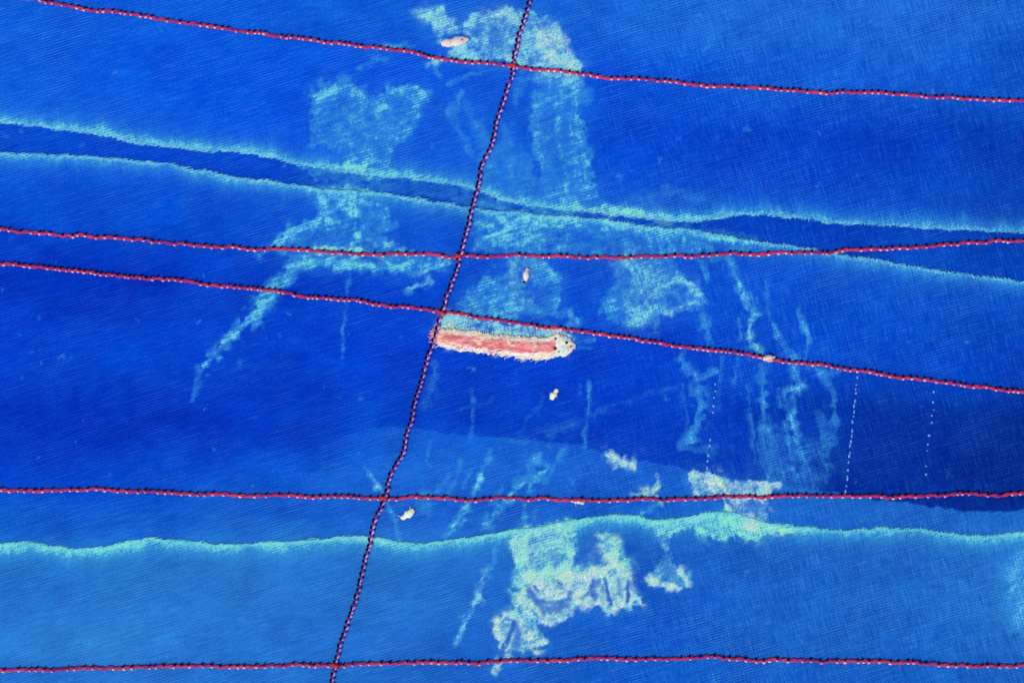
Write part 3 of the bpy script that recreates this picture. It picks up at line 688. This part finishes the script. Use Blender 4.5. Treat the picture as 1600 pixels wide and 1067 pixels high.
def make_cord(pts, seed, label, vertical=False, dense=(11.5, 3.0), R=4.3, reds=None):
    s_, x, y = path_fn(pts, seed, vertical)
    ground_z = smooth1(cloth_z(x, y), 9)
    lift = 3.8 if vertical else 1.9
    z = ground_z + lift
    if vertical: z = smooth1(z, 21)
    mid_i = len(s_) // 2
    org = (x[mid_i], y[mid_i], 0.0)
    root = empty('twisted_cord', W(org[0], org[1], 0), label, 'cord', 'thin crimson and plum cords laid over the blue cloths')
    T = np.stack([np.gradient(x), np.gradient(y)], -1); T /= np.linalg.norm(T, axis=1)[:, None]
    Nn = np.stack([-T[:, 1], T[:, 0]], -1)                # drawing space: for a left-to-right cord this points down
    pitch = 26.0 if not vertical else 21.0
    ph = 2 * math.pi * np.cumsum(1.5 / (pitch * (1 + .35 * (vnoise(s_ / 40, s_ * 0, seed + 6) - .5))))
    for k in range(2):
        a = ph + k * math.pi
        off = (1.35 if not vertical else 1.1)
        tb = Tubes(org)
        P = np.stack([x + Nn[:, 0] * np.cos(a) * off, y + Nn[:, 1] * np.cos(a) * off, z + np.sin(a) * off * .9], -1)
        rad = (1.75 if not vertical else 1.65) * (1 + .18 * (vnoise(s_ / 7, s_ * 0 + k, seed + 9) - .5))
        tb.tube(P, rad, 7)
        tb.build('strand', (M_RED if not vertical else M_PLUM), root)
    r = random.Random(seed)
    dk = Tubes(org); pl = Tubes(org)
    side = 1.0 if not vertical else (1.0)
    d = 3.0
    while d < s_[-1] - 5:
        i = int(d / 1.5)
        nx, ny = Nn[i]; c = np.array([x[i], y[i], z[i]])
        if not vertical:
            # added beads: dark for the twist's shade above, pale for its glint below
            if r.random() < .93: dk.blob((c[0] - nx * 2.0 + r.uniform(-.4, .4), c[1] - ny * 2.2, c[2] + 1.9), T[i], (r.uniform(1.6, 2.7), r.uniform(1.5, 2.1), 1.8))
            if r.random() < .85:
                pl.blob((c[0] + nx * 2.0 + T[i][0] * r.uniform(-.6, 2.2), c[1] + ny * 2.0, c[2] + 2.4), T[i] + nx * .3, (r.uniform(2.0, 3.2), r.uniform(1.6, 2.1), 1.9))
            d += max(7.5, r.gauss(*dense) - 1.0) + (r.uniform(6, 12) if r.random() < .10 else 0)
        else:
            ln_ = r.uniform(2.8, 4.8)  # longer beads standing in for shade and glint on the upright cord
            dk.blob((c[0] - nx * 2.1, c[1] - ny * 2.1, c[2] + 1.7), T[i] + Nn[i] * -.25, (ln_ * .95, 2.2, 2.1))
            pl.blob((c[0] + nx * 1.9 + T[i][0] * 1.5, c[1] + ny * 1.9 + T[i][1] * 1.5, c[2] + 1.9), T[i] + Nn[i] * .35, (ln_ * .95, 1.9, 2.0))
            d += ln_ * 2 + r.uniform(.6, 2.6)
    o = dk.build('shade_beads', M_NAVY, root); o['kind'] = 'stuff'
    o = pl.build('glint_beads', M_PALE if not vertical else M_LILAC, root); o['kind'] = 'stuff'
    return root

H1 = [(-380,-52),(0,-6),(60,1),(100,8),(140,15),(180,18),(240,30),(300,39),(340,43),(400,52),(450,58),(500,65),(540,70),(600,77),(640,82),(680,92),(730,96),(770,98),(800,104),(840,109),(900,114),(950,123),(1000,124),(1060,129),(1090,134),(1140,135),(1200,140),(1240,142),(1300,145),(1360,146),(1420,150),(1480,152),(1540,155),(1600,156),(1980,172)]
H2 = [(-380,326),(0,359),(40,362),(90,367),(150,370),(200,374),(250,379),(300,382),(350,386),(400,389),(450,389),(500,393),(560,396),(600,398),(650,397),(716,401),(760,400),(810,399),(860,400),(920,403),(980,401),(1060,402),(1140,396),(1200,397),(1260,395),(1300,395),(1340,390),(1400,388),(1460,384),(1500,381),(1560,378),(1600,377),(1980,362)]
H3 = [(-380,374),(0,412),(60,417),(100,420),(160,428),(220,434),(280,438),(320,444),(360,449),(400,451),(440,457),(470,464),(540,468),(600,476),(650,482),(690,488),(730,493),(780,500),(830,508),(880,515),(930,521),(980,528),(1040,538),(1100,545),(1150,551),(1200,561),(1250,567),(1300,573),(1350,580),(1400,588),(1450,594),(1500,601),(1550,607),(1600,613),(1980,660)]
H4 = [(-380,758),(0,764),(60,766),(120,765),(180,765),(240,768),(300,771),(360,773),(420,774),(480,776),(540,776),(600,778),(660,777),(720,780),(780,778),(850,779),(900,781),(960,780),(1060,779),(1100,778),(1140,777),(1200,776),(1260,775),(1320,776),(1380,776),(1440,774),(1500,771),(1550,773),(1600,771),(1980,768)]
H5 = [(-380,1052),(0,1046),(60,1045),(120,1043),(200,1043),(260,1040),(330,1040),(400,1041),(450,1038),(520,1038),(570,1036),(640,1035),(700,1034),(760,1034),(820,1031),(880,1030),(940,1027),(1000,1029),(1060,1028),(1110,1025),(1160,1030),(1220,1030),(1300,1032),(1380,1033),(1440,1035),(1500,1040),(1560,1038),(1600,1040),(1980,1050)]
V1 = [(505,1420),(511,1150),(519,1067),(525,1038),(534,1000),(548,960),(560,925),(568,885),(578,850),(586,815),(600,778),(612,735),(630,712),(636,680),(645,640),(656,606),(662,580),(672,550),(683,520),(688,492),(700,460),(712,425),(718,395),(726,370),(736,340),(744,308),(750,270),(762,240),(772,215),(780,180),(790,150),(800,120),(800,104),(808,70),(815,40),(824,15),(830,-5),(850,-60),(900,-330)]
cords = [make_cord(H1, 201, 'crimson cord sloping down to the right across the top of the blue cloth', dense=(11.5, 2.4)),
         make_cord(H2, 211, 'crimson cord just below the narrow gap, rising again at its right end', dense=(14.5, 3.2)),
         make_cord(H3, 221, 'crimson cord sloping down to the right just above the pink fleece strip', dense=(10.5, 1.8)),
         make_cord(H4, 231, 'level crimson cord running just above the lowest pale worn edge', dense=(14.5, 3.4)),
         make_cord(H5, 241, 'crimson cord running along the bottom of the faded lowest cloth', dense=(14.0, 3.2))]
vert = make_cord(V1, 251, 'plum cord running upright and leaning right, crossing all the red cords', vertical=True)

# knots where the upright cord crosses the others
KN = [(802,104,'red thread knot at the topmost crossing of the cords, in the bleached cloud'), (716,401,'red thread knot on the cord just below the pale gap edges'),
      (690,489,'red thread knot just above the left end of the pink fleece strip'), (600,778,'red thread knot on the level cord above the lowest worn edge'),
      (525,1039,'red thread knot at the bottommost crossing of the cords')]
for q, (kx, ky, lab) in enumerate(KN):
    z0 = float(cloth_z(np.array([kx]), np.array([ky]))[0])
    r = random.Random(q + 40)
    root = empty('thread_knot', W(kx, ky, z0), lab, 'knot', 'red knots tying the cord crossings')
    for k in range(3):
        a = math.radians((-38, 42, 4)[k] + r.uniform(-12, 12)); tb = Tubes((kx, ky, z0))
        P = []
        for t in np.linspace(0, math.pi, 9):
            l = 5.4 * math.cos(t); P.append((kx + l * math.cos(a) + (k - 1) * 1.2, ky + l * math.sin(a) + r.uniform(-.3, .3), z0 + 1.0 + 7.8 * math.sin(t) ** .7))
        tb.tube(P, 1.6, 7); tb.build('loop', M_KNOT, root)

# ---------------------------------------------------------------- pink fleece strip
def fleece():
    top = [(674,521),(684,516),(700,515),(720,517),(740,520),(760,522),(780,526),(800,526),(820,527),(838,529),(850,531),(860,527),(868,523),(880,526),(890,531),(899,538)]
    bot = [(674,523),(684,537),(700,544),(720,547),(740,549),(760,551),(780,554),(800,556),(820,560),(835,561),(850,560),(862,558),(875,556),(885,554),(893,549),(899,541)]
    tx = np.array([p[0] for p in top], float); ty = np.array([p[1] for p in top], float)
    bx = np.array([p[0] for p in bot], float); by = np.array([p[1] for p in bot], float)
    ty[1:-1] -= 2.0; by[1:-1] += 1.5
    root = empty('fleece_strip', W(788, 540, HZ['mid']), 'long pink woolly fleece strip with white fluffy rims and a speckled cream tip', 'fleece')
    org = (788.0, 540.0, HZ['mid'])
    def surf(x, v):
        a = np.interp(x, tx, ty); b = np.interp(x, bx, by)
        y = a + (b - a) * v
        y = y + (vnoise(x / 4.0 + v * .8, x * 0, 340) - .5) * 5.0 * np.clip((v - .75) * 4, 0, 1) - (vnoise(x / 4.6, x * 0, 344) - .5) * 4.0 * np.clip((.25 - v) * 4, 0, 1)
        endf = np.clip(np.minimum(x - 672, 901 - x) / 16.0, 0, 1) ** .6
        z = HZ['mid'] + swell(x, y) + .3 + 6.5 * np.sqrt(np.clip(4 * v * (1 - v), 0, 1)) * endf
        return y, z
    m, nt, b_ = new_mat('pink_fleece')
    at = N(nt, 'ShaderNodeAttribute'); at.attribute_name = 'wool'
    nt.links.new(at.outputs['Color'], b_.inputs['Base Color']); b_.inputs['Roughness'].default_value = .95; b_.inputs['Specular IOR Level'].default_value = .05
    for part, x0, x1 in (('fleece_body', 674, 869), ('fleece_tip', 868, 899)):
        gx = np.arange(x0, x1 + .5, 1.2); gv = np.linspace(0, 1, 30)
        X, Vv = np.meshgrid(gx, gv)
        Y, Z = surf(X, Vv)
        u, v2 = uv(X, Y)
        hair = fbm(u / 9, v2 / 1.6, 301, 3)
        Z = Z + (hair - .5) * 3.4 + (fbm(X / 4, Y / 4, 303, 2) - .5) * 1.6
        pink = alb(244, 150, 154); deep = alb(206, 84, 104); cream = alb(255, 232, 226); white = alb(250, 244, 236); lem = alb(246, 242, 200); aqua = alb(176, 232, 220)
        vv = Vv + (fbm(X / 14, Y / 6, 305, 3) - .5) * .34
        w_top = sstep(.34, .12, vv); w_bot = sstep(.64, .84, vv)
        core = np.exp(-((vv - .52 - .06 * np.sin(X / 30)) / .12) ** 2) * sstep(.35, .6, fbm(X / 12, Y / 5, 309, 3))
        C_ = pink[None, None] * np.ones(X.shape + (1,))
        C_ = C_ * (1 - core[..., None]) + deep * core[..., None]
        C_ = C_ * (1 - (hair[..., None] - .5) * -0.7)
        C_ = C_ * (1 - w_top[..., None]) + (lem * .5 + white * .5) * w_top[..., None]
        C_ = C_ * (1 - w_bot[..., None]) + cream * w_bot[..., None]
        wp = sstep(.68, .76, fbm(X / 10, Y / 8, 311, 2))[..., None]
        C_ = C_ * (1 - wp * .7) + lem * wp * .7
        lf = sstep(700, 684, X)[..., None]; C_ = C_ * (1 - lf * .6) + alb(250, 190, 140) * lf * .6
        if part == 'fleece_tip':
            n = fbm(X / 5, Y / 5, 313, 2)[..., None]
            C_ = aqua * sstep(.5, .3, n) + white * (1 - sstep(.5, .3, n))
            pk = np.exp(-(((X - 890) / 8) ** 2 + ((Y - 543) / 6) ** 2))[..., None]
            C_ = C_ * (1 - pk * .55) + pink * pk * .55
        Vt = np.stack([(X - org[0]) * S, (org[1] - Y) * S, (Z - org[2]) * S], -1).reshape(-1, 3)
        n_, m_ = X.shape; i = np.arange(n_ - 1)[:, None] * m_; j = np.arange(m_ - 1)[None]
        F = np.stack([i + j, i + m_ + j, i + m_ + j + 1, i + j + 1], -1).reshape(-1, 4)
        o = mesh_from(part, Vt, F, m, root)
        add_attr(o.data, 'wool', np.concatenate([np.clip(C_, 0, .9).reshape(-1, 3), np.ones((n_ * m_, 1))], 1))
    r = random.Random(77)
    white = Tubes(org); pinkt = Tubes(org); wisp = Tubes(org)
    def hairf(tb, x, y, a, L, z0, lift, w=.5):
        P = []; cur = r.gauss(0, .25)
        for t in np.linspace(0, 1, 4):
            aa = a + cur * t
            P.append((x + math.cos(aa) * L * t, y + math.sin(aa) * L * t, z0 + lift * math.sin(t * 2.6)))
        tb.tube(P, np.array([1, .9, .7, .35]) * w, 4, .4)
    for _ in range(420):           # body hair, combed to the lower left / along the weft
        x = r.uniform(678, 896); v = r.random(); y, z = surf(np.array([x]), np.array([v]))
        a = math.pi - TH + r.gauss(0, .3)
        edge = v < .2 or v > .78 or x > 868
        hairf(white if edge else pinkt, x, float(y[0]), a, r.uniform(5, 11), float(z[0]) - .2, r.uniform(.4, 1.6), r.uniform(.35, .6))
    for _ in range(150):           # lower rim
        x = r.uniform(680, 899); y, z = surf(np.array([x]), np.array([.93]))
        a = math.pi - .75 + r.gauss(0, .35)
        hairf(white, x, float(y[0]) - 1, a, r.uniform(2, 5), float(z[0]), r.uniform(.3, 1.2), r.uniform(.6, .9))
    for _ in range(100):           # upper rim
        x = r.uniform(680, 899); y, z = surf(np.array([x]), np.array([.06]))
        a = -math.pi / 2 + r.gauss(-.2, .5)
        hairf(white, x, float(y[0]) + 1, a, r.uniform(2, 5), float(z[0]), r.uniform(.3, 1.0), r.uniform(.6, .9))
    for _ in range(60):            # tail beyond the cord on the left
        hairf(pinkt, r.uniform(676, 688), r.uniform(514, 532), math.pi + r.gauss(-.1, .5), r.uniform(5, 10), HZ['mid'] + 2, 2, .6)
    for tb, nm, mt in ((white, 'white_fluff', M_WHITEF), (pinkt, 'pink_fluff', M_PINKF)):
        o = tb.build(nm, mt, root, False); o['kind'] = 'stuff'
    for _ in range(170):           # thin wisps between fleece and cord
        x = r.uniform(690, 892)
        up_y = float(np.interp(x, [690, 730, 780, 830, 880, 900], [496, 499, 505, 513, 520, 530])) + 3
        lo_y = float(np.interp(x, tx, ty))
        t = r.random() ** .6
        if float(fbm(np.array([x / 9.0]), np.array([t * 2.2]), 331, 2)[0]) < .5 - .2 * (t - .5): continue
        y = up_y + (lo_y - up_y) * t
        z0 = float(cloth_z(np.array([x]), np.array([y]))[0])
        a = (-math.pi / 2 + r.gauss(0, .4)) if r.random() < .6 else (math.pi - TH + r.gauss(0, .2))
        hairf(wisp, x, y, a, r.uniform(4, 9), z0 + .8, r.uniform(.2, 1.2), r.uniform(.4, .75))
    o = wisp.build('pale_wisps', M_WISP, root, False); o['kind'] = 'stuff'
    for (x, y, rr) in ((867, 544.5, 2.6), (885, 535.5, 2.3), (868, 529.5, 1.6), (892, 541.5, 1.2), (873, 550, 1.2)):
        tb = Tubes(org); v = (y - np.interp(x, tx, ty)) / (np.interp(x, bx, by) - np.interp(x, tx, ty))
        zz = float(surf(np.array([float(x)]), np.array([v]))[1][0])
        tb.blob((x, y, zz + .9), (1, .3), (rr * 1.1, rr, 1.4)); tb.build('dark_speck', M_HOLE, root)
fleece()

# ---------------------------------------------------------------- scraps of white lint and plaster on the cloth
def lump_mesh(name, cx, cy, a, L, Wd, H, seed, mat, parent, org, squash=.0):
    tb = Tubes(org)
    n, k = 15, 9; P = []
    for i in range(n):
        t = i / (n - 1); l = (t - .5) * L
        rr = math.sin(math.pi * (.04 + .92 * t)) ** .32
        f = .72 + .62 * float(vnoise(np.array([t * 5.0]), np.array([1.0]), seed)[0])
        bend = (float(vnoise(np.array([t * 2.5]), np.array([4.0]), seed)[0]) - .5) * Wd * .7
        for j in range(k):
            b = 2 * math.pi * j / k
            g = 1 + .35 * (float(vnoise(np.array([t * 9.0]), np.array([j * 1.3]), seed + 3)[0]) - .5)
            o1 = math.cos(b) * Wd * .5 * rr * f * g + bend; o2 = max(-.3, math.sin(b)) * H * rr * f * g
            P.append((cx + l * math.cos(a) - o1 * math.sin(a), cy + l * math.sin(a) + o1 * math.cos(a), org[2] + o2))
    i = np.arange(n - 1)[:, None] * k; j = np.arange(k)[None]; j2 = (j + 1) % k
    F = np.stack([i + j, i + j2, i + k + j2, i + k + j], -1).reshape(-1, 4)
    tb.V.append(np.array(P)); tb.F.append(F); tb.n = len(P)
    caps = tb
    return caps.build(name, mat, parent)
M_CHIP = yarn_material('chalky_white_scrap', alb(206, 176, 190), alb(255, 244, 240), .9, .1, 420)
M_CHIPY = yarn_material('cream_scrap', alb(226, 238, 200), alb(255, 255, 250), .9, .1, 160)
SC = [  # x, y, angle, length, width, height, label, mats, z lift
 (711, 66, -14, 43, 14, 5, 'largest white lint scrap, lying left of the upright cord in the top bleached cloud', 0, 1.0),
 (822, 430, 98, 22, 9, 5, 'small pinkish white scrap with a black lower end, above the fleece strip', 0, .8),
 (866.5, 616, 112, 19, 9, 5, 'cream white scrap alone on dark blue cloth below the fleece strip', 1, .8),
 (636, 802, -40, 24, 11, 5, 'white scrap just right of the knot on the level cord', 1, .8),
 (1201, 559, -4, 18, 7, 5, 'white and orange scrap caught on the sloping cord at right', 0, 5.0),
 (905, 784.5, -10, 16, 6, 4, 'thin white scrap tucked under the level cord above the crusty patch', 0, .8)]
for q, (x, y, a, L, Wd, H, lab, mi, lz) in enumerate(SC):
    z0 = float(cloth_z(np.array([x]), np.array([y]))[0]) + lz
    root = empty('lint_scrap', W(x, y, z0), lab, 'scrap', 'white scraps scattered on the cloths')
    org = (x, y, z0); ar = math.radians(a)
    lump_mesh('lint_body', x, y, ar, L, Wd, H, 400 + q * 7, (M_CHIP, M_CHIPY)[mi], root, org)
    r = random.Random(500 + q); tb = Tubes(org)
    for _ in range(12):
        t = r.uniform(-.5, .5) * L; s_ = r.uniform(-.4, .4) * Wd
        bx_, by_ = x + t * math.cos(ar) - s_ * math.sin(ar), y + t * math.sin(ar) + s_ * math.cos(ar)
        aa = r.uniform(0, 6.28); l2 = r.uniform(2, 4)
        tb.tube([(bx_, by_, z0 + H * .6), (bx_ + math.cos(aa) * l2 * .5, by_ + math.sin(aa) * l2 * .5, z0 + H * .7), (bx_ + math.cos(aa) * l2, by_ + math.sin(aa) * l2, z0 + .6)], [.6, .5, .3], 3)
    o = tb.build('loose_fibres', M_CHIP, root, False); o['kind'] = 'stuff'
    if q == 1:
        tb = Tubes(org); tb.blob((x - 1.5, y + 10.2, z0 + 1.6), (1, -.15), (4.6, 2.3, 2.2)); tb.build('black_end', M_NAVY, root)
    if q == 4:
        tb = Tubes(org); tb.blob((x + 1, y + 4, z0 + .8), (1, 0), (7, 2.6, 2.4)); tb.build('orange_fluff', yarn_material('orange_wool', alb(230, 130, 90), alb(252, 196, 150)), root)
    if q == 0:
        tb = Tubes(org); tb.blob((x + 10.5, y - 2.5, z0 + 4.6), (1, -.3), (2.8, 1.7, 1.3)); tb.build('grey_speck', yarn_material('grey_lint', alb(130, 130, 140), alb(170, 170, 176)), root)

# ---------------------------------------------------------------- rows of pale basting stitches
def stitch_row(pts, label, rad=1.5, ln_=3.4):
    x0, y0 = pts[0]; z0 = HZ['mid']
    root = empty('stitch_row', W(x0, y0, z0), label, 'stitching', 'rows of pale blue basting stitches')
    r = random.Random(int(x0))
    for (x, y) in pts:
        tb = Tubes((x, y, z0)); zz = float(cloth_z(np.array([float(x)]), np.array([float(y)]))[0])
        L = ln_ * r.uniform(.45, 1.3)
        tb.blob((x, y, zz + 1.0), (-.12, 1), (L, rad * 1.35 * r.uniform(.8, 1.15), 1.3))
        o = tb.build('stitch', M_STITCH, root)
        o.location = W(x, y, z0) - W(x0, y0, z0)
r = random.Random(9)
R2 = [(1340 - 18 * t + r.uniform(-.8, .8), 590 + 178 * t + r.uniform(-3, 3)) for t in np.linspace(0, 1, 21)]
stitch_row([(1117.5,600),(1118,611),(1116,621),(1115,634),(1114,644),(1110,687),(1109,696),(1107,711),(1106,720),(1105,731)], 'broken row of pale blue stitches just left of the drips, ending at the chalky patch', 1.4, 2.8)
stitch_row(R2, 'longest and straightest row of pale blue stitches, running down to the level cord', 1.25, 3.3)
stitch_row([(1461,594),(1459,612),(1458,628),(1459,640),(1456,649),(1456,660),(1452,680),(1450,694),(1449,704),(1447,728),(1447,741)], 'rightmost sparse row of pale dots on the darkest blue area', 1.5, 1.9)
